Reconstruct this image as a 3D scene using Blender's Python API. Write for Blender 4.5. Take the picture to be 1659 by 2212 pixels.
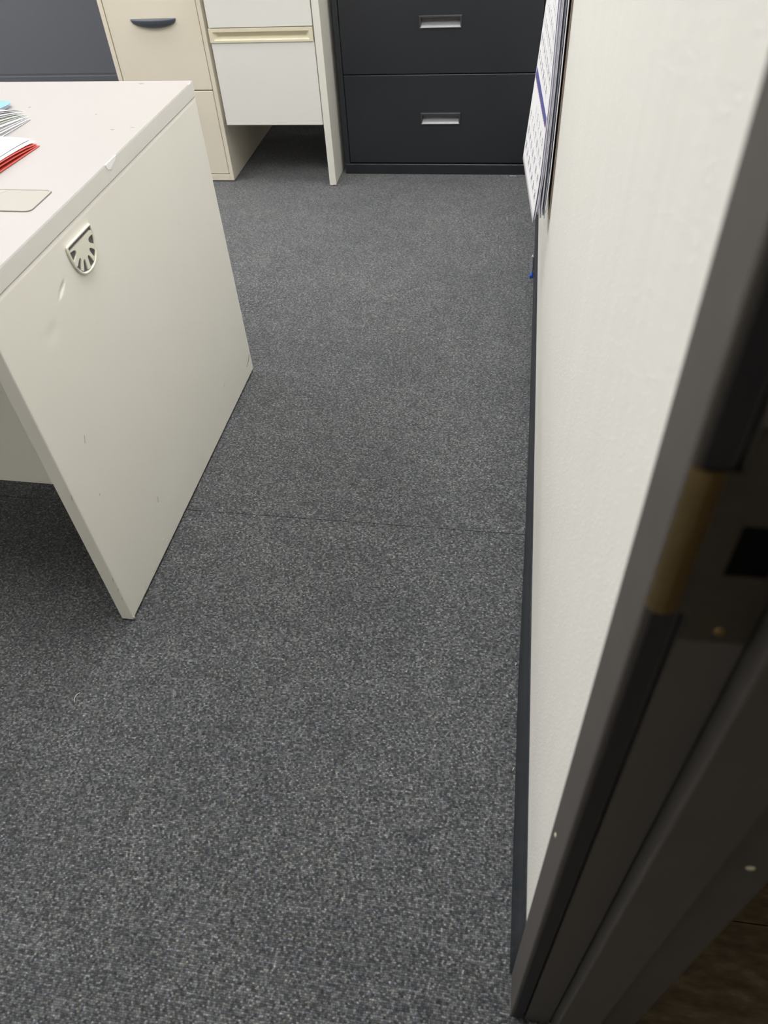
import bpy, bmesh, math, random
from mathutils import Vector, Matrix
random.seed(7)
for o in list(bpy.data.objects): bpy.data.objects.remove(o)
S = bpy.context.scene
COL = S.collection

# ------------------------------------------------------------------ camera
F_PX, PITCH, YAW, ROLL, CAM_H = 1615.8, 45.983, 11.710, -4.406, 1.2247
cp, sp = math.cos(math.radians(PITCH)), math.sin(math.radians(PITCH))
Rz = Matrix.Rotation(math.radians(YAW), 3, 'Z')
fw = Rz @ Vector((0, cp, -sp)); rt = Rz @ Vector((1, 0, 0)); up = rt.cross(fw)
cr, sr = math.cos(math.radians(ROLL)), math.sin(math.radians(ROLL))
r2 = cr*rt + sr*up; u2 = -sr*rt + cr*up
cam = bpy.data.cameras.new('camera'); camo = bpy.data.objects.new('camera', cam); COL.objects.link(camo)
M = Matrix((r2, u2, -fw)).transposed().to_4x4(); M.translation = Vector((0, 0, CAM_H))
camo.matrix_world = M
cam.sensor_fit = 'VERTICAL'; cam.sensor_height = 36.0
cam.lens = 36.0*F_PX/2212.0
cam.clip_start = 0.01
cam.dof.use_dof = True; cam.dof.focus_distance = 1.75; cam.dof.aperture_fstop = cam.lens/3.9
S.camera = camo

# ------------------------------------------------------------------ world and exposure
w = bpy.data.worlds.new('world'); S.world = w; w.use_nodes = True
w.node_tree.nodes['Background'].inputs[0].default_value = (0.9, 0.95, 1, 1)
w.node_tree.nodes['Background'].inputs[1].default_value = 0.02
S.view_settings.view_transform = 'Standard'; S.view_settings.look = 'None'
S.view_settings.exposure = 0.0; S.view_settings.gamma = 1.0; S.view_settings.use_curve_mapping = False

# ------------------------------------------------------------------ large lights (inside the ceiling troffers)
CEIL = 2.7
TROFFERS = [(-0.35, 0.95, 'nearest the door'), (-0.35, 2.75, 'in front of the black filing cabinet'),
            (-2.15, 0.95, 'above the left end of the big desk'), (-2.15, 2.75, 'in front of the charcoal partition'),
            (-3.95, 0.95, 'third from the door in the front row, unseen and added to light the right wall'), (-3.95, 2.75, 'third from the door in the back row, unseen and added to light the right wall'),  # two far columns are unseen, added to brighten the lower right wall
            (-5.75, 0.95, 'farthest from the door in the front row, unseen and added to light the right wall'), (-5.75, 2.75, 'farthest from the door in the back row, unseen and added to light the right wall')]
TROFFER_W = 18.3
for i, (x, y, _) in enumerate(TROFFERS):
    L = bpy.data.lights.new('troffer_tube_light', 'AREA'); L.shape = 'RECTANGLE'; L.size = 0.54; L.size_y = 1.14
    L.energy = TROFFER_W; L.color = (0.985, 0.99, 1.0)
    lo = bpy.data.objects.new('troffer_tube_light', L); COL.objects.link(lo); lo.location = (x, y, CEIL-0.02)
L = bpy.data.lights.new('hallway_fill_light', 'AREA'); L.size = 0.5; L.energy = 0.55; L.color = (1.0, 0.78, 0.52)  # unseen fill lamp, added to give the hallway a dim warm light
lo = bpy.data.objects.new('hallway_fill_light', L); COL.objects.link(lo); lo.location = (1.1, -0.9, CEIL-0.05)

# ================================================================== helpers
def tag(o, label=None, cat=None, group=None, kind=None):
    if label: o['label'] = label
    if cat: o['category'] = cat
    if group: o['group'] = group
    if kind: o['kind'] = kind
    return o
def empty(name, loc=(0, 0, 0), rz=0, parent=None):
    o = bpy.data.objects.new(name, None); COL.objects.link(o); o.location = loc; o.rotation_euler.z = rz
    o.empty_display_size = .05
    if parent: o.parent = parent
    return o
def obj(name, me, mat, parent=None, loc=(0, 0, 0), smooth=False):
    if isinstance(me, bmesh.types.BMesh):
        bm = me; me = bpy.data.meshes.new(name)
        bmesh.ops.recalc_face_normals(bm, faces=bm.faces); bm.to_mesh(me); bm.free()
    if mat and not me.materials: me.materials.append(mat)
    if smooth:
        for p in me.polygons: p.use_smooth = True
    o = bpy.data.objects.new(name, me); COL.objects.link(o); o.location = loc
    if parent: o.parent = parent
    return o
def add_box(bm, x0, x1, y0, y1, z0, z1, bev=0.0, seg=2):
    vs = [bm.verts.new(c) for c in ((x0,y0,z0),(x1,y0,z0),(x1,y1,z0),(x0,y1,z0),(x0,y0,z1),(x1,y0,z1),(x1,y1,z1),(x0,y1,z1))]
    fs = [bm.faces.new([vs[i] for i in f]) for f in ((0,3,2,1),(4,5,6,7),(0,1,5,4),(1,2,6,5),(2,3,7,6),(3,0,4,7))]
    if bev > 0:
        es = list({e for f in fs for e in f.edges})
        bmesh.ops.bevel(bm, geom=es, offset=bev, segments=seg, profile=.5, affect='EDGES')
    return bm
def box(name, x0, x1, y0, y1, z0, z1, mat, parent=None, bev=0.0, seg=2):
    return obj(name, add_box(bmesh.new(), x0, x1, y0, y1, z0, z1, bev, seg), mat, parent)
def prism(bm, pts, axis, a0, a1, closed=True):
    """extrude a 2-D outline along an axis; axis 'Z': pts are (x,y), 'X': (y,z), 'Y': (x,z)"""
    def P(p, a): return {'Z': (p[0], p[1], a), 'X': (a, p[0], p[1]), 'Y': (p[0], a, p[1])}[axis]
    A = [bm.verts.new(P(p, a0)) for p in pts]; B = [bm.verts.new(P(p, a1)) for p in pts]
    n = len(pts)
    for i in range(n if closed else n-1):
        j = (i+1) % n; bm.faces.new((A[i], A[j], B[j], B[i]))
    if closed:
        bm.faces.new(A[::-1]); bm.faces.new(B)
    return bm
def grid(bm, nu, nv, fn):
    V = [[bm.verts.new(fn(i/nu, j/nv)) for j in range(nv+1)] for i in range(nu+1)]
    for i in range(nu):
        for j in range(nv): bm.faces.new((V[i][j], V[i+1][j], V[i+1][j+1], V[i][j+1]))
    return V
def tube(bm, pts, r, seg=8, closed=False, rfn=None):
    pts = [Vector(p) for p in pts]; n = len(pts); rings = []
    for i, p in enumerate(pts):
        a = pts[(i-1) % n] if (i > 0 or closed) else p
        b = pts[(i+1) % n] if (i < n-1 or closed) else p
        t = (b-a).normalized(); ref = Vector((0,0,1)) if abs(t.z) < .9 else Vector((1,0,0))
        u = t.cross(ref).normalized(); v = t.cross(u); rr = rfn(i/(n-1)) if rfn else r
        rings.append([bm.verts.new(p+u*math.cos(2*math.pi*k/seg)*rr+v*math.sin(2*math.pi*k/seg)*rr) for k in range(seg)])
    for i in range(n if closed else n-1):
        A, B = rings[i], rings[(i+1) % n]
        for k in range(seg): bm.faces.new((A[k], A[(k+1) % seg], B[(k+1) % seg], B[k]))
    if not closed:
        bm.faces.new(rings[0][::-1]); bm.faces.new(rings[-1])
    return bm
def rounded_rect(x0, x1, y0, y1, r, seg=5):
    out = []
    for cx, cy, a0 in ((x1-r, y1-r, 0), (x0+r, y1-r, 90), (x0+r, y0+r, 180), (x1-r, y0+r, 270)):
        for k in range(seg+1):
            a = math.radians(a0+90*k/seg); out.append((cx+r*math.cos(a), cy+r*math.sin(a)))
    return out
def interp(tab, z):
    if z <= tab[0][0]: return tab[0][1]
    for (a, p), (b, q) in zip(tab, tab[1:]):
        if z <= b:
            t = (z-a)/(b-a); return p+(q-p)*t
    return tab[-1][1]

# ------------------------------------------------------------------ materials
def lin(c):
    return tuple(((v/255)/12.92 if v/255 <= .04045 else ((v/255+.055)/1.055)**2.4) for v in c)
class NT:
    def __init__(s, name):
        s.m = bpy.data.materials.new(name); s.m.use_nodes = True; s.t = s.m.node_tree; s.n = s.t.nodes
        s.b = s.n['Principled BSDF']
    def new(s, typ, **k):
        n = s.n.new(typ)
        for a, v in k.items(): setattr(n, a, v)
        return n
    def link(s, a, b): s.t.links.new(a, b)
    def coord(s): return s.new('ShaderNodeTexCoord').outputs['Object']
    def mapping(s, scale=(1,1,1), src=None):
        m = s.new('ShaderNodeMapping'); m.inputs['Scale'].default_value = scale
        s.link(src or s.coord(), m.inputs['Vector']); return m.outputs[0]
    def noise(s, scale, detail=2, src=None, rough=.5):
        n = s.new('ShaderNodeTexNoise'); n.inputs['Scale'].default_value = scale; n.inputs['Detail'].default_value = detail
        n.inputs['Roughness'].default_value = rough
        s.link(src or s.coord(), n.inputs['Vector']); return n.outputs['Fac']
    def ramp(s, fac, stops, interp='LINEAR'):
        r = s.new('ShaderNodeValToRGB'); r.color_ramp.interpolation = interp
        e = r.color_ramp.elements
        while len(e) < len(stops): e.new(.5)
        for el, (p, c) in zip(e, stops): el.position = p; el.color = tuple(c)+(1,) if len(c) == 3 else c
        s.link(fac, r.inputs[0]); return r.outputs[0]
    def mix(s, fac, a, b, mode='MIX'):
        m = s.new('ShaderNodeMix', data_type='RGBA', blend_type=mode)
        for k, v in ((0, fac), (6, a), (7, b)):
            if hasattr(v, 'is_output'): s.link(v, m.inputs[k])
            elif k == 0: m.inputs[0].default_value = v
            else: m.inputs[k].default_value = tuple(v)+(1,)
        return m.outputs[2]
    def math(s, op, a, b=None):
        m = s.new('ShaderNodeMath', operation=op)
        for k, v in ((0, a), (1, b)):
            if v is None: continue
            if hasattr(v, 'is_output'): s.link(v, m.inputs[k])
            else: m.inputs[k].default_value = v
        return m.outputs[0]
    def bump(s, h, strength, dist):
        b = s.new('ShaderNodeBump'); b.inputs['Strength'].default_value = strength; b.inputs['Distance'].default_value = dist
        s.link(h, b.inputs['Height']); s.link(b.outputs[0], s.b.inputs['Normal'])
    def color(s, c):
        if hasattr(c, 'is_output'): s.link(c, s.b.inputs['Base Color'])
        else: s.b.inputs['Base Color'].default_value = tuple(c)+(1,)
    def set(s, **k):
        for a, v in k.items(): s.b.inputs[a.replace('_', ' ')].default_value = v
def laminate(name, c, rough=.45, mottle=.04, scale=6, spec=.4, fine=0.0):
    t = NT(name)
    n = t.noise(scale, 4); d = tuple(v*(1-mottle*2) for v in c)
    t.color(t.mix(n, d, c)); t.set(Roughness=rough); t.b.inputs['Specular IOR Level'].default_value = spec
    if fine: t.bump(t.noise(900, 2), fine, .0004)
    return t.m
MAT = {}
# carpet: ribbed loop pile with light and dark flecks
t = NT('carpet')
c = t.coord()
jit = t.new('ShaderNodeTexNoise'); jit.inputs['Scale'].default_value = 60; jit.inputs['Detail'].default_value = 2; t.link(c, jit.inputs['Vector'])
off = t.new('ShaderNodeVectorMath', operation='SCALE'); off.inputs['Scale'].default_value = .004; t.link(jit.outputs['Color'], off.inputs[0])
add = t.new('ShaderNodeVectorMath', operation='ADD'); t.link(c, add.inputs[0]); t.link(off.outputs[0], add.inputs[1])
sx = t.new('ShaderNodeSeparateXYZ'); t.link(add.outputs[0], sx.inputs[0])
RP, CW = .0031, .0036
ry = t.math('DIVIDE', sx.outputs[1], RP); row = t.math('FLOOR', ry)
wn1 = t.new('ShaderNodeTexWhiteNoise', noise_dimensions='1D'); t.link(row, wn1.inputs['W'])
rx = t.math('ADD', t.math('DIVIDE', sx.outputs[0], CW), t.math('MULTIPLY', wn1.outputs[0], 7.3)); cell = t.math('FLOOR', rx)
cxy = t.new('ShaderNodeCombineXYZ'); t.link(cell, cxy.inputs[0]); t.link(row, cxy.inputs[1])
wn = t.new('ShaderNodeTexWhiteNoise', noise_dimensions='2D'); t.link(cxy.outputs[0], wn.inputs['Vector'])
sep = t.new('ShaderNodeSeparateColor'); t.link(wn.outputs['Color'], sep.inputs[0])
fib = t.noise(1.0, 2, t.mapping((1100, 700, 1), add.outputs[0]))
mid = t.noise(1.0, 2, t.mapping((170, 240, 1), add.outputs[0]))
val = t.math('ADD', t.math('ADD', t.math('MULTIPLY', sep.outputs[0], .42), t.math('MULTIPLY', fib, .34)), t.math('SUBTRACT', t.math('MULTIPLY', mid, .75), .24))
fleck = t.ramp(val, [(.18, (.030,.032,.035)), (.45, (.090,.093,.095)), (.66, (.165,.168,.168)), (.80, (.30,.30,.30)), (.92, (.50,.50,.48))])
tint = t.mix(sep.outputs[1], (.95, .98, 1.08), (1.06, 1.02, .94))
fleck = t.mix(1.0, fleck, tint, 'MULTIPLY')
hr = t.math('SINE', t.math('MULTIPLY', t.math('FRACT', ry), math.pi)); hc = t.math('SINE', t.math('MULTIPLY', t.math('FRACT', rx), math.pi))
dist = t.math('MULTIPLY', t.math('POWER', hr, .6), t.math('POWER', hc, .35))
fleck = t.mix(1.0, fleck, t.ramp(dist, [(0, (.45,)*3), (.75, (1.08,)*3)]), 'MULTIPLY')
blot = t.ramp(t.noise(2.6, 4, rough=.6), [(.3, (.88, .885, .90)), (.7, (1.13, 1.125, 1.11))])
fleck = t.mix(1.0, fleck, blot, 'MULTIPLY')
blot2 = t.ramp(t.noise(16, 3), [(.3, (.9, .9, .91)), (.7, (1.1, 1.1, 1.09))])
fleck = t.mix(1.0, fleck, blot2, 'MULTIPLY')
t.color(t.mix(1.0, fleck, (.76, .775, .785), 'MULTIPLY')); t.set(Roughness=.95)
t.b.inputs['Specular IOR Level'].default_value = .1
t.b.inputs['Sheen Weight'].default_value = .28; t.b.inputs['Sheen Roughness'].default_value = .5
t.bump(dist, .45, .0010)
MAT['carpet'] = t.m

# wall: pale vinyl wall covering with fine grain and specks
t = NT('wall_vinyl')
g1 = t.noise(1.0, 4, t.mapping((40, 40, 6))); g2 = t.noise(1.0, 3, t.mapping((900, 420, 160)))
col = t.mix(g1, lin((232, 230, 224)), lin((240, 238, 232)))
v = t.new('ShaderNodeTexVoronoi', feature='F1'); v.inputs['Scale'].default_value = 110; t.link(t.coord(), v.inputs['Vector'])
spk = t.ramp(v.outputs['Distance'], [(.10, (1,)*3), (.2, (0,)*3)])
col = t.mix(t.math('MULTIPLY', spk, .6), col, (.95, .95, .92))
t.color(col); t.set(Roughness=.55); t.bump(t.math('ADD', g2, t.math('MULTIPLY', spk, .8)), .6, .0010)
MAT['wall'] = t.m
MAT['wall_plain'] = laminate('wall_plain', lin((236, 234, 228)), .7)
MAT['ceiling'] = laminate('ceiling', lin((243, 242, 238)), .9)
MAT['base_black'] = laminate('rubber_base', (.022, .027, .034), .38, .12, 12, .5)
t = NT('frame_metal'); t.color(t.mix(t.noise(25, 4), (.068, .060, .054), (.084, .075, .069))); t.set(Roughness=.6); MAT['frame'] = t.m
MAT['gasket'] = laminate('gasket', (.016, .016, .019), .55)
t = NT('brass'); t.color(t.mix(t.noise(60, 3), (.20, .135, .055), (.28, .195, .085))); t.set(Metallic=.85, Roughness=.34); MAT['brass'] = t.m
t = NT('dull_steel'); t.color(t.mix(t.noise(70, 3), (.075, .066, .055), (.11, .098, .08))); t.set(Metallic=.8, Roughness=.45); MAT['strike'] = t.m
MAT['hole'] = laminate('dark_hole', (.004, .004, .004), .9, spec=.05)
# desk top laminate with faint grime; painted end panels
def grimy(name, a, b):
    t = NT(name)
    n = t.noise(5, 5, rough=.6); col = t.mix(n, lin(a), lin(b))
    col = t.mix(t.ramp(t.noise(38, 3), [(.72, (0,)*3), (.8, (.12,)*3)]), col, lin((180, 172, 160)))
    t.color(col); t.set(Roughness=.42); return t.m
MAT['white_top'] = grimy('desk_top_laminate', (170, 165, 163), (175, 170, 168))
MAT['white'] = grimy('desk_white', (236, 233, 222), (242, 239, 230))
MAT['white_edge'] = laminate('desk_edge_band', lin((228, 226, 219)), .45, .03, 30)
MAT['white_metal'] = laminate('white_metal', lin((243, 241, 235)), .4, .03, 3, .5)
MAT['cream'] = laminate('cream_plastic', lin((236, 228, 202)), .45, .03, 20)
MAT['beige'] = laminate('beige_enamel', lin((241, 232, 213)), .42, .04, 5, .5, .05)
t = NT('black_enamel'); t.color(t.mix(t.noise(7, 4), (.022, .024, .0285), (.029, .031, .0365))); t.set(Roughness=.3); t.bump(t.noise(700, 2), .08, .0003); MAT['black'] = t.m
t = NT('satin_nickel'); t.color(t.mix(t.noise(120, 2), (.46, .46, .48), (.56, .56, .58))); t.set(Metallic=.4, Roughness=.35); MAT['nickel'] = t.m
t = NT('dark_steel_shade'); t.color(t.mix(t.noise(90, 2), (.085, .085, .085), (.11, .11, .11))); t.set(Metallic=.5, Roughness=.3); MAT['dark_steel_shade'] = t.m
MAT['slate'] = laminate('slate_plastic', (.10, .112, .14), .38, .05, 30)
t = NT('charcoal_fabric'); wv = t.noise(1.0, 2, t.mapping((700, 700, 500))); col = t.mix(wv, (.112, .119, .139), (.146, .154, .176)); t.color(col); t.set(Roughness=.9); t.bump(wv, .3, .0006); MAT['fabric'] = t.m
MAT['charcoal'] = laminate('charcoal_trim', (.12, .127, .142), .5)
MAT['ivory'] = laminate('ivory_plastic', lin((236, 234, 218)), .35, .02, 40)
MAT['cover'] = laminate('cable_cover_plastic', lin((168, 164, 156)), .4, .02, 40)
MAT['ivory_shadow'] = laminate('grommet_cavity_shade', lin((96, 96, 96)), .6)  # dark grey paints the shade behind the grommet's slots
MAT['paper'] = laminate('paper', lin((247, 247, 250)), .75, .015, 8)
MAT['paper_lav'] = laminate('lavender_paper', lin((230, 228, 246)), .7, .04, 8)
MAT['paper_green'] = laminate('pale_green_paper', lin((230, 236, 228)), .7)
MAT['navy'] = laminate('navy_print', lin((52, 56, 86)), .5)
MAT['band'] = laminate('blue_print', lin((98, 98, 168)), .6, .08, 60)
MAT['ink'] = laminate('grey_ink', lin((88, 86, 104)), .7)
MAT['ink_light'] = laminate('pale_ink', lin((190, 190, 194)), .7)
MAT['ink_red'] = laminate('red_ink', lin((196, 92, 96)), .7)
MAT['board'] = laminate('brown_board', lin((150, 136, 122)), .8, .08, 30)
MAT['red'] = laminate('red_card', lin((222, 104, 96)), .6, .05, 20)
MAT['blue_card'] = laminate('blue_card', lin((132, 176, 226)), .55)
MAT['pen_blue'] = laminate('pen_blue', lin((40, 92, 200)), .35)
MAT['pen_ink'] = laminate('pen_refill', lin((58, 60, 86)), .4)
t = NT('pen_clear'); t.color((.8, .85, .9)); t.set(Roughness=.15); t.b.inputs['Transmission Weight'].default_value = .85; MAT['clear'] = t.m
MAT['scuff'] = laminate('scuff_grey', lin((176, 172, 160)), .8)
MAT['scuff_dark'] = laminate('scuff_dark', lin((100, 96, 90)), .8)
MAT['chip'] = laminate('chip_white', lin((250, 250, 248)), .7)
MAT['thread'] = laminate('thread_white', lin((200, 200, 200)), .8)
t = NT('hall_tile')
n1 = t.noise(1.0, 5, t.mapping((22, 60, 1)), .6); col = t.ramp(n1, [(.3, (.10, .075, .045)), (.55, (.19, .15, .095)), (.75, (.33, .28, .20))]); t.color(col); t.set(Roughness=.5); MAT['tile'] = t.m
MAT['grout'] = laminate('tile_joint', (.02, .016, .012), .9)
t = NT('diffuser'); t.color((.9, .9, .9)); t.b.inputs['Emission Color'].default_value = (1, .985, .955, 1); t.b.inputs['Emission Strength'].default_value = 4.0; MAT['diffuser'] = t.m
t = NT('hall_fill_diffuser'); t.color((.9, .9, .9)); t.b.inputs['Emission Color'].default_value = (1, .78, .5, 1); t.b.inputs['Emission Strength'].default_value = 1.0; MAT['hall_fill_diffuser'] = t.m
MAT['steel_white'] = laminate('fixture_white', lin((235, 235, 232)), .5)

# ================================================================== the setting
WX, WX2 = 0.087, 0.215           # right wall faces (room side, hallway side)
X0, Y0, Y1 = -6.8, -1.7, 3.72    # left wall, front wall, back wall
OY = -0.70                       # far (hinge) side of the door opening
JY, FY = 0.228, 0.278            # jamb plane, outer edge of the frame's face
# floor: sub floor with the two lengths of carpet laid on it; the seam shows as a hairline
fl = box('floor', X0-.1, .15, Y0-.1, Y1+.1, -.12, -.006, MAT['base_black']); tag(fl, kind='structure')
SEAM = 1.121
box('carpet_length', X0, .15, Y0, SEAM-.0007, -.006, 0, MAT['carpet'], fl)
box('carpet_length', X0, .15, SEAM+.0009, Y1, -.006, 0, MAT['carpet'], fl)
hf = box('floor_hallway', .15, 2.1, Y0-.1, Y1+.1, -.12, -.006, MAT['grout']); tag(hf, kind='structure')
T = .3048
tile_me = None
ty = .39 - 7*T
for j in range(18):
    for i in range(6):
        x = .15+.001+i*T+.07*0; y = ty+j*T
        if y+T > Y1 or x+T > 2.1 or y < Y0: continue
        if tile_me is None:
            bm = add_box(bmesh.new(), .0009, T-.0009, .0009, T-.0009, -.006, 0, .0006, 1)
            o = obj('tile', bm, MAT['tile'], hf, (x, y, 0)); tile_me = o.data
        else: obj('tile', tile_me, None, hf, (x, y, 0))
# right wall with the doorway in it
bm = bmesh.new()
add_box(bm, WX, WX2, FY-.03, Y1+.1, 0, CEIL)
add_box(bm, WX, WX2, Y0-.1, OY-.02, 0, CEIL)
add_box(bm, WX, WX2, OY-.02, FY-.03, 2.12, CEIL)
tag(obj('wall_right', bm, MAT['wall']), kind='structure')
tag(box('wall_back', X0-.1, 2.2, Y1, Y1+.1, 0, CEIL, MAT['wall_plain']), kind='structure')
tag(box('wall_left', X0-.1, X0, Y0-.1, Y1+.1, 0, CEIL, MAT['wall_plain']), kind='structure')
tag(box('wall_front', X0-.1, 2.2, Y0-.1, Y0, 0, CEIL, MAT['wall_plain']), kind='structure')
tag(box('wall_hallway', 2.1, 2.2, Y0-.1, Y1+.1, 0, CEIL, MAT['wall_plain']), kind='structure')
tag(box('ceiling', X0-.1, 2.2, Y0-.1, Y1+.1, CEIL, CEIL+.1, MAT['ceiling']), kind='structure')
# rubber cove base along the right wall: the toe swings out towards the door, where it has come loose
TOE = [(.27, .0722), (.34, .0722), (.73, .0718), (1.12, .0772), (1.53, .0800), (2.12, .0818), (2.62, .0835), (3.0, .0838)]
bm = bmesh.new()
def base_sec(y):
    toe = interp(TOE, y); wob = .0008*math.sin(y*5.3)+.0005*math.sin(y*13)
    top = WX-.0035+wob*.6; mid = (toe*.45+top*.55)
    return [(WX, 0), (toe, 0), (toe, .0035), (toe+(mid-toe)*.55, .012), (mid, .026), (mid*.4+top*.6, .05), (top, .092+wob), (top+.001, .0965+wob), (WX, .098+wob)]
ys = [FY+.001+(3.02-FY)*k/60 for k in range(61)]
secs = [[bm.verts.new((x, y, z)) for x, z in base_sec(y)] for y in ys]
for A, B in zip(secs, secs[1:]):
    for k in range(len(A)-1): bm.faces.new((A[k], A[k+1], B[k+1], B[k]))
bm.faces.new(secs[0]); bm.faces.new(secs[-1][::-1])
bo = tag(obj('baseboard_right', bm, MAT['base_black']), kind='structure')
for p in bo.data.polygons: p.use_smooth = True

# door frame: pressed metal, with a stop, room-side face and strike
door = empty('door_1', (0, 0, 0)); tag(door, kind='structure')
def arc(cx, cy, r, a0, a1, n=4): return [(cx+r*math.cos(math.radians(a0+(a1-a0)*k/n)), cy+r*math.sin(math.radians(a0+(a1-a0)*k/n))) for k in range(n+1)]
def jamb_profile():
    p = [(WX, FY), (.0765, FY)] + arc(.0765, FY-.0015, .0015, 90, 180, 2) + arc(.0775, JY+.0025, .0025, 180, 270, 4)
    p += [(.0915, JY), (.0915, JY+.006), (.0945, JY+.006), (.0945, JY-.001), (.1265, JY-.001), (.1265, JY+.003), (.1290, JY+.003)]
    p += [(.1290, JY-.014)] + arc(.1315, JY-.0145, .0025, 180, 270, 3) + arc(.1745, JY-.0145, .0025, 270, 360, 3)
    p += [(.177, JY), (.2265, JY)] + arc(.2265, JY+.0025, .0025, 270, 360, 4) + [(.229, FY), (WX2, FY), (WX2, FY-.028), (WX, FY-.028)]
    return p
prof = jamb_profile()
jo = obj('jamb', prism(bmesh.new(), prof, 'Z', 0, 2.17), MAT['frame'], door)
prof2 = [(x, OY+JY-y) for x, y in prof]
obj('jamb', prism(bmesh.new(), prof2, 'Z', 0, 2.17), MAT['frame'], door)
bm = bmesh.new(); add_box(bm, .075, .229, OY+.001, JY-.001, 2.12, 2.17, .002); add_box(bm, .129, .177, OY+.015, JY-.015, 2.105, 2.12)
obj('head', bm, MAT['frame'], door)
obj('gasket', prism(bmesh.new(), [(.0795, JY-.0012), (.0905, JY-.0012), (.0905, JY+.0005), (.0795, JY+.0005)], 'Z', 0, 2.12), MAT['gasket'], door)
# strike plate: plate with a latch hole, curved brass lip at the room side, screws
sy = JY-.0025
bm = bmesh.new()
px0, px1, pz0, pz1, hx0, hx1, hz0, hz1 = .0950, .1262, .911, 1.043, .1025, .1215, .961, .993
for a in ((px0, hx0, pz0, pz1), (hx1, px1, pz0, pz1), (hx0, hx1, pz0, hz0), (hx0, hx1, hz1, pz1)):
    add_box(bm, a[0], a[1], sy, JY-.0008, a[2], a[3])
add_box(bm, .0885, px0, sy, JY-.0008, .932, 1.022)
sp_ = obj('strike_plate', bm, MAT['strike'], door)
bm = bmesh.new(); add_box(bm, hx0-.0005, hx1+.0005, JY-.0012, JY-.0009, hz0-.0005, hz1+.0005)
obj('latch_hole', bm, MAT['hole'], sp_)
bm = bmesh.new()
lipc = [(.0890, sy), (.0880, sy-.0004), (.0862, sy-.0012), (.0825, sy-.0020), (.0795, sy-.0014), (.0770, sy+.0004), (.0756, sy+.0034)]
lipi = [(x+.0014, y+.0016) for x, y in lipc[::-1]]
prism(bm, lipc+lipi, 'Z', .932, 1.022)
obj('lip', bm, MAT['brass'], sp_)
def screw(name, c, axis, r, mat, parent):
    bm = bmesh.new()
    bmesh.ops.create_uvsphere(bm, u_segments=12, v_segments=6, radius=r)
    for v in bm.verts: v.co[axis] *= .35; v.co += Vector(c)
    return obj(name, bm, mat, parent, smooth=True)
screw('screw', (.112, sy, .920), 1, .0033, MAT['brass'], sp_)
screw('screw', (.112, sy, 1.034), 1, .0033, MAT['brass'], sp_)
screw('screw', (.075, .262, .557), 0, .0022, MAT['cream'], door)
screw('screw', (.2085, JY, .629), 1, .0035, MAT['cream'], door)

# ceiling troffers
for x, y, where in TROFFERS:
    tr = empty('ceiling_troffer', (x, y, CEIL)); tag(tr, 'white recessed fluorescent ceiling troffer ' + where, 'ceiling light', 'fluorescent ceiling troffers')
    bm = bmesh.new()
    add_box(bm, -.31, .31, -.61, -.58, -.014, 0); add_box(bm, -.31, .31, .58, .61, -.014, 0)
    add_box(bm, -.31, -.28, -.58, .58, -.014, 0); add_box(bm, .28, .31, -.58, .58, -.014, 0)
    obj('frame', bm, MAT['steel_white'], tr); box('diffuser', -.28, .28, -.58, .58, -.008, -.002, MAT['diffuser'], tr)
tr = empty('hallway_fill_lamp', (1.1, -.9, CEIL)); tag(tr, 'unseen dim square fill lamp added in the hallway outside', 'ceiling light')
box('frame', -.29, .29, -.29, .29, -.012, 0, MAT['steel_white'], tr); box('diffuser', -.26, .26, -.26, .26, -.02, -.012, MAT['hall_fill_diffuser'], tr)

# ================================================================== big white desk in front
ax, ay, bx, by = -.7016, .8032, -.6894, 1.6749
ang = -math.atan2(bx-ax, by-ay)
LD = math.hypot(bx-ax, by-ay); HD = .74; ST = .0295; DW = 1.62; PT = .0255
desk = empty('desk', (ax, ay, 0), ang)
tag(desk, 'large white laminate desk with papers on it, standing nearest the camera', 'desk')
# desk local frame: x=0 is the outer face of its right end, y runs from the near edge to the far edge
obj('desktop', add_box(bmesh.new(), -DW, 0, -.001, LD, HD-ST, HD, .0015, 2), MAT['white_top'], desk)
box('edge_band', -.0012, .0003, -.0008, LD-.0002, HD-ST+.0003, HD-.0014, MAT['white_edge'], desk, .0003)
box('edge_band', -DW+.0005, -.0014, -.0014, .0004, HD-ST+.0003, HD-.0014, MAT['white_edge'], desk, .0003)
# right end panel: fine outer face with the shallow dents
DENTS = [(.186, .640, .0032, .012, .0034), (.122, .602, .010, .012, .0016), (.085, .37, .016, .02, .0006), (.28, .13, .03, .05, .0007), (.20, .07, .02, .05, .0006), (.45, .52, .2, .2, .0008)]
def knots(lo, hi, n, dense):
    """sample positions, denser inside the given ranges"""
    out = {round(lo+(hi-lo)*k/n, 5) for k in range(n+1)}
    for a, b, m in dense: out |= {round(a+(b-a)*k/m, 5) for k in range(m+1)}
    return sorted(out)
PZ1 = HD-ST-.0015
KY = knots(0, LD, 90, [(.165, .21, 36), (.0, .004, 4), (LD-.004, LD, 4)]); KZ = knots(.006, PZ1, 80, [(.615, .665, 30), (.006, .010, 4)])
def panel_pt(u, v):
    y = KY[round(u*(len(KY)-1))]; z = KZ[round(v*(len(KZ)-1))]
    d = 0
    for cy, cz, sy_, sz_, dep in DENTS:
        a_, b_ = (y-cy)*.9+(z-cz)*.44, (z-cz)*.9-(y-cy)*.44
        d -= dep*math.exp(-(b_/sy_)**2-(a_/sz_)**2)
    e = min(y, LD-y, z-.006); d -= .0014*max(0, 1-e/.0018)
    return (-.0012+d, y, z)
NU, NV = len(KY)-1, len(KZ)-1
bm = bmesh.new(); V = grid(bm, NU, NV, panel_pt)
ring = [V[i][0] for i in range(NU+1)]+[V[NU][j] for j in range(1, NV+1)]+[V[i][NV] for i in range(NU-1, -1, -1)]+[V[0][j] for j in range(NV-1, 0, -1)]
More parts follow.
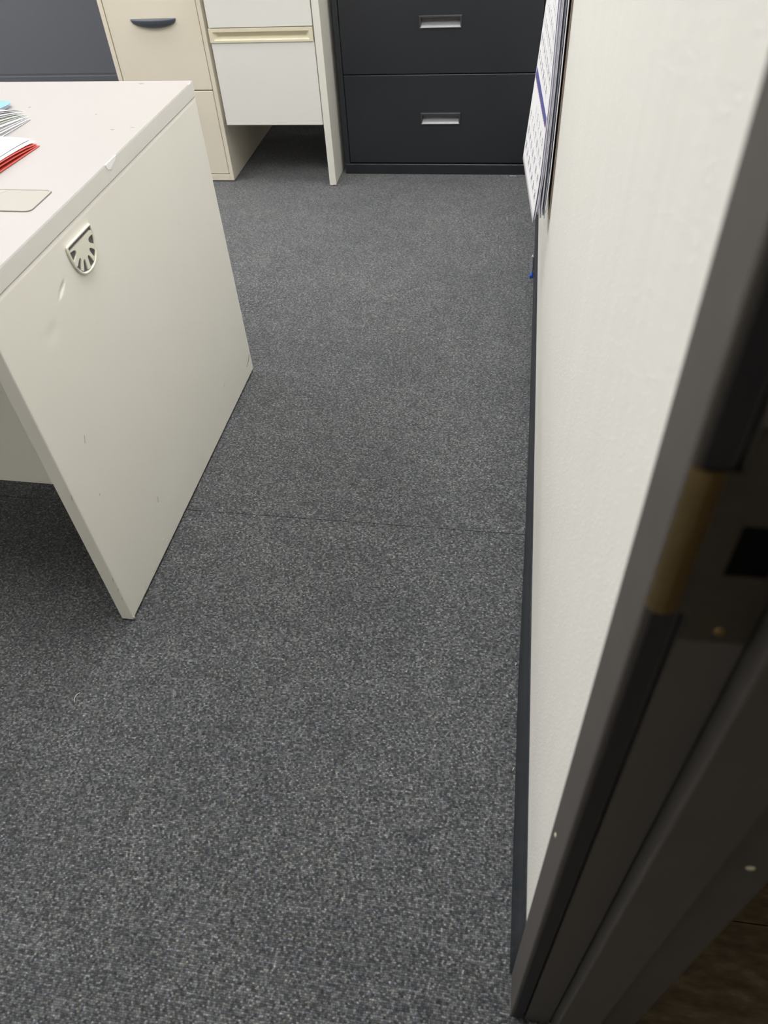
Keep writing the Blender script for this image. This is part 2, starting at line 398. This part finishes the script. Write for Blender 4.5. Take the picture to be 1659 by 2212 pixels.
back = [bm.verts.new((-PT, v.co.y, v.co.z)) for v in ring]
for k in range(len(ring)):
    q = (k+1) % len(ring); bm.faces.new((ring[k], ring[q], back[q], back[k]))
bm.faces.new(back)
ep = obj('end_panel', bm, MAT['white'], desk)
for p in ep.data.polygons:
    p.use_smooth = p.normal.x > .7 and len(p.vertices) == 4
box('end_panel', -DW, -DW+PT, 0, LD, .006, HD-ST-.001, MAT['white'], desk, .001)
box('modesty_panel', -DW+PT, -PT, .147, .165, .23, HD-ST-.001, MAT['white'], desk, .0008)
# unseen pedestals and drawers behind the modesty panel, added to darken the floor below
for x0 in (-.375-PT, -DW+PT):
    shade_pedestal = box('pedestal_body', x0, x0+.375, .170, LD-.05, .232, HD-ST-.001, MAT['white_metal'], desk)
    for z0, z1 in ((.232, .50), (.504, HD-ST-.003)): box('drawer', x0+.002, x0+.373, LD-.05, LD-.03, z0, z1, MAT['white_metal'], desk, .001)
for (x, y) in ((-.013, .012), (-.013, LD-.012), (-DW+.013, .012), (-DW+.013, LD-.012)):
    bm = bmesh.new(); bmesh.ops.create_cone(bm, cap_ends=True, segments=14, radius1=.009, radius2=.0075, depth=.008)
    for v in bm.verts: v.co += Vector((x, y, .004))
    obj('glide', bm, MAT['nickel'], desk)
# worn metal corner cap on the near bottom corner
bm = bmesh.new(); bmesh.ops.create_uvsphere(bm, u_segments=10, v_segments=6, radius=.0042)
for v in bm.verts: v.co = Vector((v.co.x*.8-.002, v.co.y*.7+.004, v.co.z*1.1+.0065))
tag(obj('corner_cap', bm, MAT['nickel'], desk, smooth=True), 'small bright metal corner cap')
# D-shaped cable grommet on the end panel
GY0, GY1, GZ, GD = .2345, .3195, .686, .060
gy = (GY0+GY1)/2; hw = (GY1-GY0)/2
def dshape(s, n=28):
    pts = []
    for k in range(n+1):
        a = math.pi*k/n; c_, s_ = math.cos(a), math.sin(a)
        pts.append((gy-hw*s*math.copysign(abs(c_)**.8, c_), GZ-.003-(GD-.003)*s*abs(s_)**.9))
    return pts
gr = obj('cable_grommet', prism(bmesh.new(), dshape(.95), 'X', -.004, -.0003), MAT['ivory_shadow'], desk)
out = dshape(1.0); rimpts = [(.0015, y, z) for y, z in out] + [(.0015, GY1-.5*(GY1-GY0)*t_, GZ) for t_ in (0,)] 
rim = [(.001, GY0+.001, GZ-.002)] + [(.001, y, z) for y, z in out] + [(.001, GY1-.001, GZ-.002)]
n = 10; rim += [(.001, GY1-.003-(GY1-GY0-.006)*k/n, GZ) for k in range(n+1)]
obj('rim', tube(bmesh.new(), rim, .0024, 8, True), MAT['ivory'], gr, smooth=True)
# toothed inner plate: notches between radial teeth
pl = []
NOT = [14, 46, 74, 101, 130, 160]
cyy, czz = gy, GZ-.012
for k in range(0, 181):
    a = math.pi*k/180; c_, s_ = math.cos(a), math.sin(a)
    y = gy-hw*.93*math.copysign(abs(c_)**.8, c_); z = GZ-.004-(GD-.004)*.93*abs(s_)**.9
    dn = min(abs(k-q) for q in NOT); f = 1.0 if dn > 8 else .74-.16*math.sqrt(max(0, 1-(dn/8)**2))
    pl.append((cyy+(y-cyy)*f, min(czz+(z-czz)*f, GZ-.0095)))
pl2 = [pl[0]]
for q in pl[1:]:
    if math.hypot(q[0]-pl2[-1][0], q[1]-pl2[-1][1]) > 1e-5: pl2.append(q)
pl2 = [(GY0+.006, GZ-.0075)] + pl2 + [(GY1-.006, GZ-.0075)]
bm = bmesh.new(); prism(bm, pl2, 'X', -.0003, .0022)
obj('toothed_plate', bm, MAT['ivory'], gr)
# pop-up cable cover let into the desktop
cx1, cx0, cy0, cy1 = -.042, -.262, .2415, .3205
cov = obj('cable_cover', prism(bmesh.new(), rounded_rect(cx0, cx1, cy0, cy1, .010), 'Z', HD-.002, HD+.0004), MAT['scuff_dark'], desk)
obj('lid', prism(bmesh.new(), rounded_rect(cx0+.0055, cx1-.0055, cy0+.0055, cy1-.0022, .006), 'Z', HD, HD+.0012), MAT['cover'], cov)
def ring_prism(bm, o_, i_, z0, z1):
    n = len(o_); O0 = [bm.verts.new((*p, z0)) for p in o_]; O1 = [bm.verts.new((*p, z1)) for p in o_]
    I0 = [bm.verts.new((*p, z0)) for p in i_]; I1 = [bm.verts.new((*p, z1)) for p in i_]
    for k in range(n):
        q = (k+1) % n
        for A, B in ((O0, O1), (O1, I1), (I1, I0), (I0, O0)): bm.faces.new((A[k], A[q], B[q], B[k]))
    return bm
obj('rim', ring_prism(bmesh.new(), rounded_rect(cx0+.0008, cx1-.0008, cy0+.0008, cy1-.0006, .0095), rounded_rect(cx0+.0048, cx1-.0048, cy0+.0048, cy1-.0018, .0065), HD, HD+.0016), MAT['cover'], cov)
obj('finger_notch', prism(bmesh.new(), [(-.152, cy1-.003), (-.118, cy1-.003), (-.128, cy1-.016), (-.142, cy1-.016)], 'Z', HD+.0011, HD+.0014), MAT['scuff'], cov)
# wear: hairline scuffs on the end panel, chips on the desktop edge
def scuff(pts, r, mat, nm='scuff_mark'):
    obj(nm, tube(bmesh.new(), pts, r, 5), mat, desk)
fx = -.0009
scuff([(fx, LD-.012-.034*t_**1.3, .060-.016*t_-.004*math.sin(t_*3)) for t_ in [k/8 for k in range(9)]], .0006, MAT['scuff_dark'])
for (y, z, dy, dz, r) in ((.089, .41, .006, .012, .0005), (.225, .127, .004, .012, .0006), (.19, .036, .012, .004, .0006), (.205, .022, .01, .003, .0006),
                          (.17, .012, .012, .002, .0007), (.12, .018, .012, .004, .0007), (.10, .012, .014, .003, .0006), (.075, .02, .01, .004, .0005), (.055, .012, .016, .005, .0006), (.032, .016, .012, .006, .0005),
                          (.30, .012, .02, .002, .0005), (.37, .012, .02, .001, .0005), (.065, .30, .002, .004, .0006), (.62, .012, .02, .001, .0004), (.665, .10, .01, .006, .0003), (.5, .010, .02, .001, .0005)):
    scuff([(fx, y-dy/2, z-dz/2), (fx, y, z+dz*.08), (fx, y+dy/2, z+dz/2)], r*.8, MAT['scuff'])
for (x, z, dz) in ((-.004, .35, .012), (-.0035, .13, .01), (-.003, .10, .008), (-.0045, .072, .006)):
    scuff([(x, -.0003, z), (x+.002, -.0003, z+dz)], .0005, MAT['scuff'])
bm = bmesh.new(); prism(bm, [(.425, HD-.0002), (.470, HD-.0002), (.464, HD-.006), (.452, HD-.0085), (.440, HD-.0125), (.430, HD-.0095)], 'X', -.002, .0010)
tag(obj('edge_chip', bm, MAT['chip'], desk), 'white chip broken out of the desktop edge')
for yy in (.846, .853): 
    bm = bmesh.new(); prism(bm, [(yy, HD-.0002), (yy+.007, HD-.0002), (yy+.004, HD-.004)], 'X', -.002, .0004); obj('edge_chip', bm, MAT['chip'], desk)
def spot(wx, wy, rx, ry, mat):
    p = Matrix.Rotation(-ang, 3, 'Z') @ (Vector((wx, wy, 0))-Vector((ax, ay, 0)))
    bm = bmesh.new(); prism(bm, [(p.x+rx*math.cos(a*math.pi/5)*(1+.2*math.sin(a*2.1)), p.y+ry*math.sin(a*math.pi/5)) for a in range(10)], 'Z', HD-.0005, HD+.0002); obj('stain_spot', bm, mat, desk)
MAT['spot'] = laminate('stain_spot', lin((150, 144, 138)), .6)
for a in ((-.983, 1.517, .0026, .003), (-.82, 1.475, .002, .0022), (-.797, 1.657, .006, .0025), (-.751, 1.393, .004, .0015), (-.716, 1.405, .005, .0012)): spot(*a, MAT['spot'])

# ------------------------------------------------------------------ papers lying on the desk
ZT = HD+.0003
# red folder, folded card with its open side towards the right
rf = empty('red_folder', (-.861, 1.312, ZT), math.radians(-6.5)); tag(rf, 'red card folder under white printed sheets on the white desk', 'folder')
def leaf(x0, x1, y0, y1, fz, th, nx=14, ny=10):
    bm = bmesh.new()
    A = grid(bm, nx, ny, lambda u, v: (x0+(x1-x0)*u, y0+(y1-y0)*v, fz(u, v)))
    B = grid(bm, nx, ny, lambda u, v: (x0+(x1-x0)*u, y0+(y1-y0)*v, fz(u, v)+th))
    for i in range(nx):
        bm.faces.new((A[i][0], A[i+1][0], B[i+1][0], B[i][0])); bm.faces.new((A[i][ny], B[i][ny], B[i+1][ny], A[i+1][ny]))
    for j in range(ny):
        bm.faces.new((A[0][j], B[0][j], B[0][j+1], A[0][j+1])); bm.faces.new((A[nx][j], A[nx][j+1], B[nx][j+1], B[nx][j]))
    return bm
obj('back_cover', leaf(-.24, .004, -.31, 0, lambda u, v: 0.0005+.001*u*(1-v), .0007), MAT['red'], rf)
obj('inner_flap', leaf(-.24, .001, -.31, -.002, lambda u, v: .0045+.0030*math.sin(v*math.pi)*u-.003*(u**3)*v**6, .0006), MAT['red'], rf)
obj('front_cover', leaf(-.24, -.001, -.31, -.001, lambda u, v: .0095+.002*u*math.sin(v*math.pi)-.0065*(u**4)*v**8, .0007), MAT['red'], rf)
def sheet(name, label, loc, rz, x0, x1, y0, y1, fz, lines, group=None):
    e = empty(name, loc, rz); tag(e, label, 'paper', group)
    obj('leaf', leaf(x0, x1, y0, y1, fz, .0004), MAT['paper'], e, smooth=False)
    bm = bmesh.new()
    for (lx0, lx1, ly, hgt) in lines:
        def P(x, y): 
            u = (x-x0)/(x1-x0); v = (y-y0)/(y1-y0); return (x, y, fz(u, v)+.0007)
        n = 6; A = [bm.verts.new(P(lx0+(lx1-lx0)*k/n, ly)) for k in range(n+1)]; B = [bm.verts.new(P(lx0+(lx1-lx0)*k/n, ly+hgt)) for k in range(n+1)]
        for k in range(n): bm.faces.new((A[k], A[k+1], B[k+1], B[k]))
    if lines: obj('printed_lines', bm, MAT['ink_light'], e)
    return e
zf = .0112
sheet('printed_sheet', 'white printed sheet lying under another on the red folder, its corner sticking out', (-.861, 1.312, ZT), math.radians(-6.2), -.225, -.004, -.285, .002, lambda u, v: zf+.002*u*math.sin(v*math.pi)-.004*(u**4)*v**8, [])
sheet('printed_sheet', 'topmost white printed sheet with grey lines lying on the red folder', (-.866, 1.316, ZT), math.radians(-4.5), -.225, -.010, -.28, .002, lambda u, v: zf+.0018+.002*u*math.sin(v*math.pi)-.003*(u**4)*v**8,
      [(-.03, -.026, -.10, .06), (-.05, -.046, -.09, .055), (-.078, -.072, -.12, .09), (-.1, -.096, -.05, .03), (-.12, -.08, -.02, .001)])
# folded letters: the fold lies at the far end, the leaves spring open towards the near end
def folded(loc, rz, w_, l_, b0, c0, d0, mat, label):
    e = empty('folded_letter', loc, rz); tag(e, label, 'paper', 'folded letters piled on the desk')
    def mk(h, dz):
        def fn(u, v):
            q = 1-v; return (-l_*(1-u)-.006*q*q*u, -w_*q, b0+dz+h*q**.75*(1-.25*(1-u)))
        bm = bmesh.new(); grid(bm, 8, 14, fn); return bm
    for nm, h, dz in (('lower_leaf', c0, 0), ('upper_leaf', d0, .0009)):
        o = obj(nm, mk(h, dz), mat, e, smooth=True); m_ = o.modifiers.new('thickness', 'SOLIDIFY'); m_.thickness = .0005; m_.offset = 1
    return e
PILE = [(0, -6, .0004, .0004, .0075, 'paper', 'white folded letter at the bottom of the pile beside the red folder'),
        (.003, -5.5, .0030, .0100, .0165, 'paper', 'white folded letter second from the bottom of the pile on the desk'),
        (.008, -6.5, .0058, .0190, .0240, 'paper_green', 'pale green folded letter in the middle of the pile on the desk'),
        (.012, -6, .0086, .0275, .0320, 'paper', 'white folded letter second from the top of the pile on the desk'),
        (.016, -6.5, .0112, .0350, .0390, 'paper', 'white folded letter on top of the pile near the blue folder')]
for k, (dx, rz, b0, c0, d0, mt, lb) in enumerate(PILE):
    folded((-.944-dx, 1.446+.002*k, ZT), math.radians(rz), .15, .24, b0, c0, d0, MAT[mt], lb)
# blue folder with a round corner, lying beyond the letters
bf = empty('blue_folder', (-1.020, 1.530, ZT), math.radians(-8)); tag(bf, 'pale blue folder with a rounded corner at the left edge of the desk', 'folder')
out = [(-.24, -.07), (-.24, 0)] + [(-.022+.022*math.cos(a), -.020+.020*math.sin(a)) for a in [math.pi/2*(1-k/6) for k in range(7)]] + [(-.004, -.045), (-.014, -.07)]
obj('back_cover', prism(bmesh.new(), [(x-.004, y-.001) for x, y in out], 'Z', .0006, .0014), MAT['paper'], bf)
obj('front_cover', prism(bmesh.new(), out, 'Z', .0062, .0072), MAT['blue_card'], bf)
obj('inner_sheets', prism(bmesh.new(), [(x*.98-.006, y*.97-.002) for x, y in out], 'Z', .0014, .0062), MAT['paper'], bf)

# ================================================================== second white desk at the back: end panel and hanging pedestal
d2 = empty('pedestal_desk', (0, 0, 0)); tag(d2, 'white desk with hanging drawer pedestal between beige and black filing cabinets', 'desk')
LX, LT, LY = -.7194, .0257, 2.911
obj('end_panel', add_box(bmesh.new(), LX, LX+LT, LY, LY+.60, .004, .711, .001), MAT['white'], d2)
obj('desktop', add_box(bmesh.new(), -1.118, LX+LT, LY-.012, LY+.61, .712, .742, .0015), MAT['white'], d2)
box('pedestal_body', -1.098, -.7235, LY+.028, LY+.58, .232, .711, MAT['white_metal'], d2)
dr = obj('drawer', add_box(bmesh.new(), -1.100, -.7245, LY+.008, LY+.027, .2245, .5005, .0012), MAT['white_metal'], d2)
# cream pull strip: a bar with a long scooped finger grip
bm = bmesh.new()
sx0, sx1, sz0, sz1, yf = -1.1015, -.7255, .5000, .5430, LY+.004
ix0, ix1, iz0, iz1 = sx0+.013, sx1-.013, .5065, .5325
jx0, jx1, jz0, jz1, yb = sx0+.030, sx1-.030, .5165, .5300, LY+.021
O = [bm.verts.new(p) for p in ((sx0, yf, sz0), (sx1, yf, sz0), (sx1, yf, sz1), (sx0, yf, sz1))]
I = [bm.verts.new(p) for p in ((ix0, yf, iz0), (ix1, yf, iz0), (ix1, yf, iz1), (ix0, yf, iz1))]
J = [bm.verts.new(p) for p in ((jx0, yb, jz0), (jx1, yb, jz0), (jx1, yb, jz1), (jx0, yb, jz1))]
K = [bm.verts.new((v.co.x, LY+.027, v.co.z)) for v in O]
for k in range(4):
    q = (k+1) % 4
    bm.faces.new((O[k], O[q], I[q], I[k])); bm.faces.new((I[k], I[q], J[q], J[k])); bm.faces.new((O[q], O[k], K[k], K[q]))
bm.faces.new(J); bm.faces.new(K[::-1])
tag(obj('pull_strip', bm, MAT['cream'], dr), 'cream plastic pull strip')
obj('drawer', add_box(bmesh.new(), -1.099, -.7245, LY+.006, LY+.027, .5455, .700, .0012), MAT['white_metal'], d2)
for y in (LY+.03, LY+.57):
    bm = bmesh.new(); bmesh.ops.create_cone(bm, cap_ends=True, segments=12, radius1=.009, radius2=.008, depth=.006)
    for v in bm.verts: v.co += Vector((LX+LT/2, y, .003))
    obj('glide', bm, MAT['nickel'], d2)
obj('end_chip', prism(bmesh.new(), [(LX+.004, .004), (LX+.014, .004), (LX+.010, .010)], 'Y', LY-.0006, LY+.001), MAT['chip'], d2)

# ================================================================== black lateral filing cabinet
CX0, CX1, CY = -.6765, .0800, 3.031
bc = empty('lateral_filing_cabinet', (0, 0, 0)); tag(bc, 'black metal lateral filing cabinet with satin recessed pulls in the corner by the wall', 'filing cabinet')
HB = 1.33; DEP = .457
bm = bmesh.new()
add_box(bm, CX0, CX0+.019, CY+.003, CY+DEP, .0385, HB, .001); add_box(bm, CX1-.019, CX1, CY+.003, CY+DEP, .0385, HB, .001)
add_box(bm, CX0+.019, CX1-.019, CY+.05, CY+DEP, .0385, HB-.001); add_box(bm, CX0, CX1, CY+.003, CY+DEP, HB-.02, HB+.001, .001)
obj('carcass', bm, MAT['black'], bc)
obj('plinth', add_box(bmesh.new(), CX0, CX1, CY-.001, CY+DEP, 0, .0385, .003, 4), MAT['black'], bc)
hcx = -.2937
def pull(parent, z0, z1):
    fx0, fx1 = hcx-.0765, hcx+.0765; y0 = CY+.0035
    bm = bmesh.new()
    o_ = [(fx0, z0), (fx1, z0), (fx1, z1), (fx0, z1)]; i_ = [(fx0+.007, z0+.005), (fx1-.007, z0+.005), (fx1-.007, z1-.007), (fx0+.007, z1-.007)]
    b_ = [(fx0+.010, z0+.0200), (fx1-.010, z0+.0200), (fx1-.010, z1+.014), (fx0+.010, z1+.014)]
    A = [bm.verts.new((x, y0+.001, z)) for x, z in o_]; B = [bm.verts.new((x+(.003 if x < hcx else -.003), y0-.005, z+(.0025 if z < (z0+z1)/2 else -.0025))) for x, z in o_]
    C = [bm.verts.new((x, y0-.0045, z)) for x, z in i_]; D = [bm.verts.new((x, y0+(.018 if k < 2 else .026), z)) for k, (x, z) in enumerate(b_)]
    for k in range(4):
        q = (k+1) % 4
        for P, Q in ((A, B), (B, C), (C, D)):
            f = bm.faces.new((P[k], P[q], Q[q], Q[k]))
            f.material_index = 1 if (P is C and k == 0) or (P is B and k == 0) else 0  # lighter ramp and darker hollow: light and shade put into the pull's colours
    bm.faces.new(D)
    me = bpy.data.meshes.new('recessed_pull'); bmesh.ops.recalc_face_normals(bm, faces=bm.faces); bm.to_mesh(me); bm.free()
    me.materials.append(MAT['dark_steel_shade']); me.materials.append(MAT['nickel'])
    return obj('recessed_pull', me, None, parent)
zs = [(.0425, .3565, .186, .2275), (.3590, .6735, .503, .5425), (.676, .99, .82, .8595), (.9925, 1.308, 1.137, 1.1765)]
for z0, z1, p0, p1 in zs:
    d = bmesh.new()
    # the front is built round the pull's opening
    dx0, dx1, a0, a1 = CX0+.021, CX1-.021, hcx-.070, hcx+.070
    outer = [(dx0, z0), (dx1, z0), (dx1, z1), (dx0, z1)]; inner = [(a0, p0+.006), (a1, p0+.006), (a1, p1-.007), (a0, p1-.007)]
    sg = lambda x, z: (-1 if x < hcx else 1, -1 if z < (z0+z1)/2 else 1)
    I = [d.verts.new((x, CY+.0035, z)) for x, z in inner]
    rings = []
    for a_ in (0, 22, 45, 68, 90):
        r_ = .0028; s_, c_ = math.sin(math.radians(a_)), math.cos(math.radians(a_))
        rings.append([d.verts.new((x+sg(x, z)[0]*r_*(s_-1), CY+.0035+r_*(1-c_), z+sg(x, z)[1]*r_*(s_-1))) for x, z in outer])
    rings.append([d.verts.new((v.co.x, CY+.045, v.co.z)) for v in rings[-1]])
    allr = [I]+rings
    for P, Q in zip(allr, allr[1:]):
        for k in range(4):
            q = (k+1) % 4; d.faces.new((P[k], P[q], Q[q], Q[k]))
    dd = obj('drawer', d, MAT['black'], bc); tag(pull(dd, p0, p1), 'satin metal recessed pull')

# ================================================================== beige vertical filing cabinet
BX1, BW, BY = -1.1233, .3807, 2.946
BX0 = BX1-BW
vb = empty('vertical_filing_cabinet', (0, 0, 0)); tag(vb, 'beige metal vertical filing cabinet with dark crescent pulls beside white drawer pedestal', 'filing cabinet')
bm = bmesh.new()
add_box(bm, BX0, BX0+.0155, BY, BY+.66, .004, 1.33, .001); add_box(bm, BX1-.0155, BX1, BY, BY+.66, .004, 1.33, .001)
add_box(bm, BX0+.0155, BX1-.0155, BY, BY+.66, .004, .027, .001); add_box(bm, BX0+.0155, BX1-.0155, BY+.03, BY+.66, .027, 1.33)
add_box(bm, BX0+.0155, BX1-.0155, BY, BY+.05, 1.305, 1.33, .001)
obj('carcass', bm, MAT['beige'], vb)
for z0 in (.0300, .3385, .6575, .976):
    z1 = z0+.3050 if z0 < .1 else z0+.3145
    d = obj('drawer', add_box(bmesh.new(), BX0+.0185, BX1-.0185, BY+.0015, BY+.026, z0, z1, .002), MAT['beige'], vb)
    hx, hz = -1.3105, z0+.233
    bm = bmesh.new(); a_, b_, c_ = .0845, .0295, .024
    def cres(u, v):
        th = math.pi*u; ph = math.pi/2*v
        # flat top, belly hanging below and bulging towards the room
        return (hx-a_*math.cos(th), BY+.0015-c_*math.sin(th)**.8*math.sin(ph*1.0+.0) if v < 1 else BY+.0015-c_*math.sin(th)**.8, hz-b_*math.sin(th)**.8*math.cos(ph))
    V = grid(bm, 24, 10, cres)
    top = [V[i][10] for i in range(25)]
    inner = [bm.verts.new((v.co.x, BY+.0015, hz)) for v in top]
    for k in range(24): bm.faces.new((top[k], top[k+1], inner[k+1], inner[k]))
    bmesh.ops.remove_doubles(bm, verts=bm.verts, dist=1e-6)
    ho = obj('crescent_pull', bm, MAT['slate'], d); tag(ho, 'dark slate crescent pull')
    for p in ho.data.polygons: p.use_smooth = abs(p.normal.z) < .95

# ================================================================== charcoal partition behind, with a raceway at its foot
cpn = empty('partition_panel', (-2.15, 3.665, 0)); tag(cpn, 'charcoal fabric office partition with a base raceway behind the white desk', 'partition')
box('fabric_panel', -.95, 1.02, -.028, .028, .2035, 1.45, MAT['fabric'], cpn, .004)
box('raceway', -.95, 1.02, -.030, .030, .012, .1985, MAT['charcoal'], cpn, .003)
box('reveal', -.95, 1.02, -.027, .027, .0, .235, MAT['charcoal'], cpn)
box('top_cap', -.95, 1.02, -.032, .032, 1.45, 1.475, MAT['charcoal'], cpn, .003)
box('post', -.985, -.95, -.032, .032, 0, 1.475, MAT['charcoal'], cpn, .003)
box('post', 1.02, 1.055, -.032, .032, 0, 1.475, MAT['charcoal'], cpn, .003)

# ================================================================== thick wall calendar hanging on the right wall
KN, KF, KB, KT = 1.72, 2.10, .420, 1.08       # near edge, far edge, bottom, top
NEAR = [(.40, .0468), (.42, .0480), (.48, .0530), (.54, .0568), (.70, .0600), (.86, .0588), (1.08, .0690)]
FAR = [(.40, .0160), (.411, .0170), (.643, .0350), (.777, .0440), (1.08, .0670)]
def sheet_x(u, z): return interp(NEAR, z)*(1-u)+interp(FAR, z)*u
cal = empty('wall_calendar', (WX, KN, KB)); tag(cal, 'thick white calendar with rows of dates and blue band curling off the wall', 'calendar')
def cobj(name, bm, mat, parent, smooth=False):
    for v in bm.verts: v.co -= Vector((WX, KN, KB))
    return obj(name, bm, mat, parent, smooth=smooth)
bm = bmesh.new(); grid(bm, 16, 40, lambda u, v: (sheet_x(u, KB+(KT-KB)*v), KN+(KF-KN)*u, KB+(KT-KB)*v))
fs = cobj('front_sheet', bm, MAT['paper'], cal, True); md = fs.modifiers.new('thickness', 'SOLIDIFY'); md.thickness = .0004; md.offset = -1
def on_sheet(a, z, off=.0007):
    """a runs from the left (far) edge to the right (near) edge of the sheet, 0..1"""
    u = 1-a; return (sheet_x(u, z)-off, KN+(KF-KN)*u, z)
def strip(bm, a0, a1, z0, z1, n=8, off=.0007):
    A = [bm.verts.new(on_sheet(a0+(a1-a0)*k/n, z0, off)) for k in range(n+1)]; B = [bm.verts.new(on_sheet(a0+(a1-a0)*k/n, z1, off)) for k in range(n+1)]
    for k in range(n): bm.faces.new((A[k], A[k+1], B[k+1], B[k]))
for zc in (.634, .888):
    bm = bmesh.new(); strip(bm, .04, .97, zc-.0105, zc+.0095); cobj('blue_band', bm, MAT['band'], fs)
bm = bmesh.new()
for zc in (.634, .888):
    for k in range(22): strip(bm, .05+.9*k/22, .05+.9*k/22+.02+.012*random.random(), zc-.0135, zc-.0108, 1, .0008)
cobj('red_print', bm, MAT['ink_red'], fs)['kind'] = 'stuff'
# date figures
def glyph_mesh(txt):
    cu = bpy.data.curves.new('t', 'FONT'); cu.body = txt; cu.size = 1.0; cu.align_x = 'CENTER'; cu.resolution_u = 2
    o = bpy.data.objects.new('t', cu); me = bpy.data.meshes.new_from_object(o)
    vs = [(v.co.x, v.co.y) for v in me.vertices]; fsn = [tuple(p.vertices) for p in me.polygons]
    bpy.data.objects.remove(o); bpy.data.curves.remove(cu); bpy.data.meshes.remove(me)
    return vs, fsn
G = {n: glyph_mesh(str(n)) for n in range(1, 32)}
bm = bmesh.new(); bmf = bmesh.new()
WID = KF-KN
for mi, (ztop, start, days) in enumerate(((.577, 2, 31), (.822, 4, 30), (1.06, 0, 28))):
    row, colm = 0, start
    for dnum in range(1, days+1):
        zc = ztop-row*.0385; a = .105+colm*.132; sz = .0235
        if zc > KB+.004 and zc+.02 < KT:
            vs, fsn = G[dnum]
            tgt = bm
            nv = [tgt.verts.new(on_sheet(a+x*sz/WID, zc+y*sz)) for x, y in vs]
            for f in fsn:
                try: tgt.faces.new([nv[i] for i in f])
                except ValueError: pass
            strip(bmf, a-.05, a+.05, zc-.0045, zc-.0035, 2)
        colm += 1
        if colm > 6: colm = 0; row += 1
cobj('date_figures', bm, MAT['ink'], fs)['kind'] = 'stuff'; cobj('small_print', bmf, MAT['ink_light'], fs)['kind'] = 'stuff'
# pages hanging behind the front sheet, fanned out at their lower corners
PAGES = [(.16, 'paper_lav', .008), (.26, 'paper_lav', .004), (.36, 'paper', .010), (.47, 'paper', .002), (.55, 'navy', .001), (.62, 'paper_lav', .007), (.70, 'paper', .003), (.79, 'navy', .001), (.85, 'paper', .004)]
for k, (tt, mt, curl) in enumerate(PAGES):
    zb = KB+.006+.004*((k*7) % 5); yn = KN+.004*((k*3) % 4)
    def pg(u, v):
        z = zb+(KT-zb)*v; f = sheet_x(0, max(z, .56)); base = f+(WX-.004-f)*tt
        fl = .010*(1-tt)*u*(1-v)
        return (base-fl-curl*max(0, 1-v*4.5)**2*(1-.3*u), yn+(KF-.004-yn)*u, z)
    bm = bmesh.new(); grid(bm, 8, 30, pg)
    po = cobj('page', bm, MAT[mt], cal, True); md = po.modifiers.new('thickness', 'SOLIDIFY'); md.thickness = .0021 if mt != 'navy' else .0008; md.offset = 1
bm = add_box(bmesh.new(), WX-.0032, WX-.0004, KN-.004, KF-.002, KB+.010, KT+.01, .0004); tag(cobj('backing_board', bm, MAT['board'], cal), 'brown cardboard backing')
bm = add_box(bmesh.new(), .066, WX-.0004, KN-.002, KF, KT-.002, KT+.022, .001); cobj('binding_strip', bm, MAT['navy'], cal)

# ================================================================== ballpoint pen on the carpet along the base
pen = empty('pen', (.0755, 2.30, .0048), math.radians(-1.5)); tag(pen, 'clear ballpoint pen with blue end lying on the carpet against black baseboard', 'pen')
def ptube(name, y0, y1, r, mat, rfn=None, seg=10, parent=None):
    return obj(name, tube(bmesh.new(), [(0, y0+(y1-y0)*k/6, 0) for k in range(7)], r, seg, rfn=rfn), mat, parent or pen)
ptube('barrel', -.052, .055, .0042, MAT['clear'], seg=8); ptube('ink_refill', -.050, .053, .0023, MAT['pen_ink'])
ptube('tip', .055, .075, .003, MAT['cream'], rfn=lambda t_: .0038-.003*t_)
ptube('end_plug', -.073, -.048, .005, MAT['pen_blue'], rfn=lambda t_: .0050-.0022*max(0, t_-.4))

# lint on the carpet
def lint(pts, r, label):
    o = obj('lint_thread', tube(bmesh.new(), pts, r, 5), MAT['thread']); tag(o, label, 'lint')
lint([(-.7455, .612, .0008), (-.7475, .619, .003), (-.7465, .626, .0035), (-.7435, .632, .001)], .0007, 'short white thread lying on the dark carpet in front of the desk')
lint([(.0655, .786, .0008), (.0665, .789, .0018), (.068, .7915, .0008)], .0008, 'tiny white lint crumb beside the baseboard, farther from the door')
lint([(.0670, .579, .0008), (.0680, .581, .0018), (.069, .584, .0008)], .0008, 'tiny white lint crumb beside the baseboard, nearer the door')
lint([(-.02, 3.018, .0008), (-.005, 3.016, .0016), (.006, 3.019, .0008)], .0012, 'white lint bit on the carpet at the foot of the black cabinet')
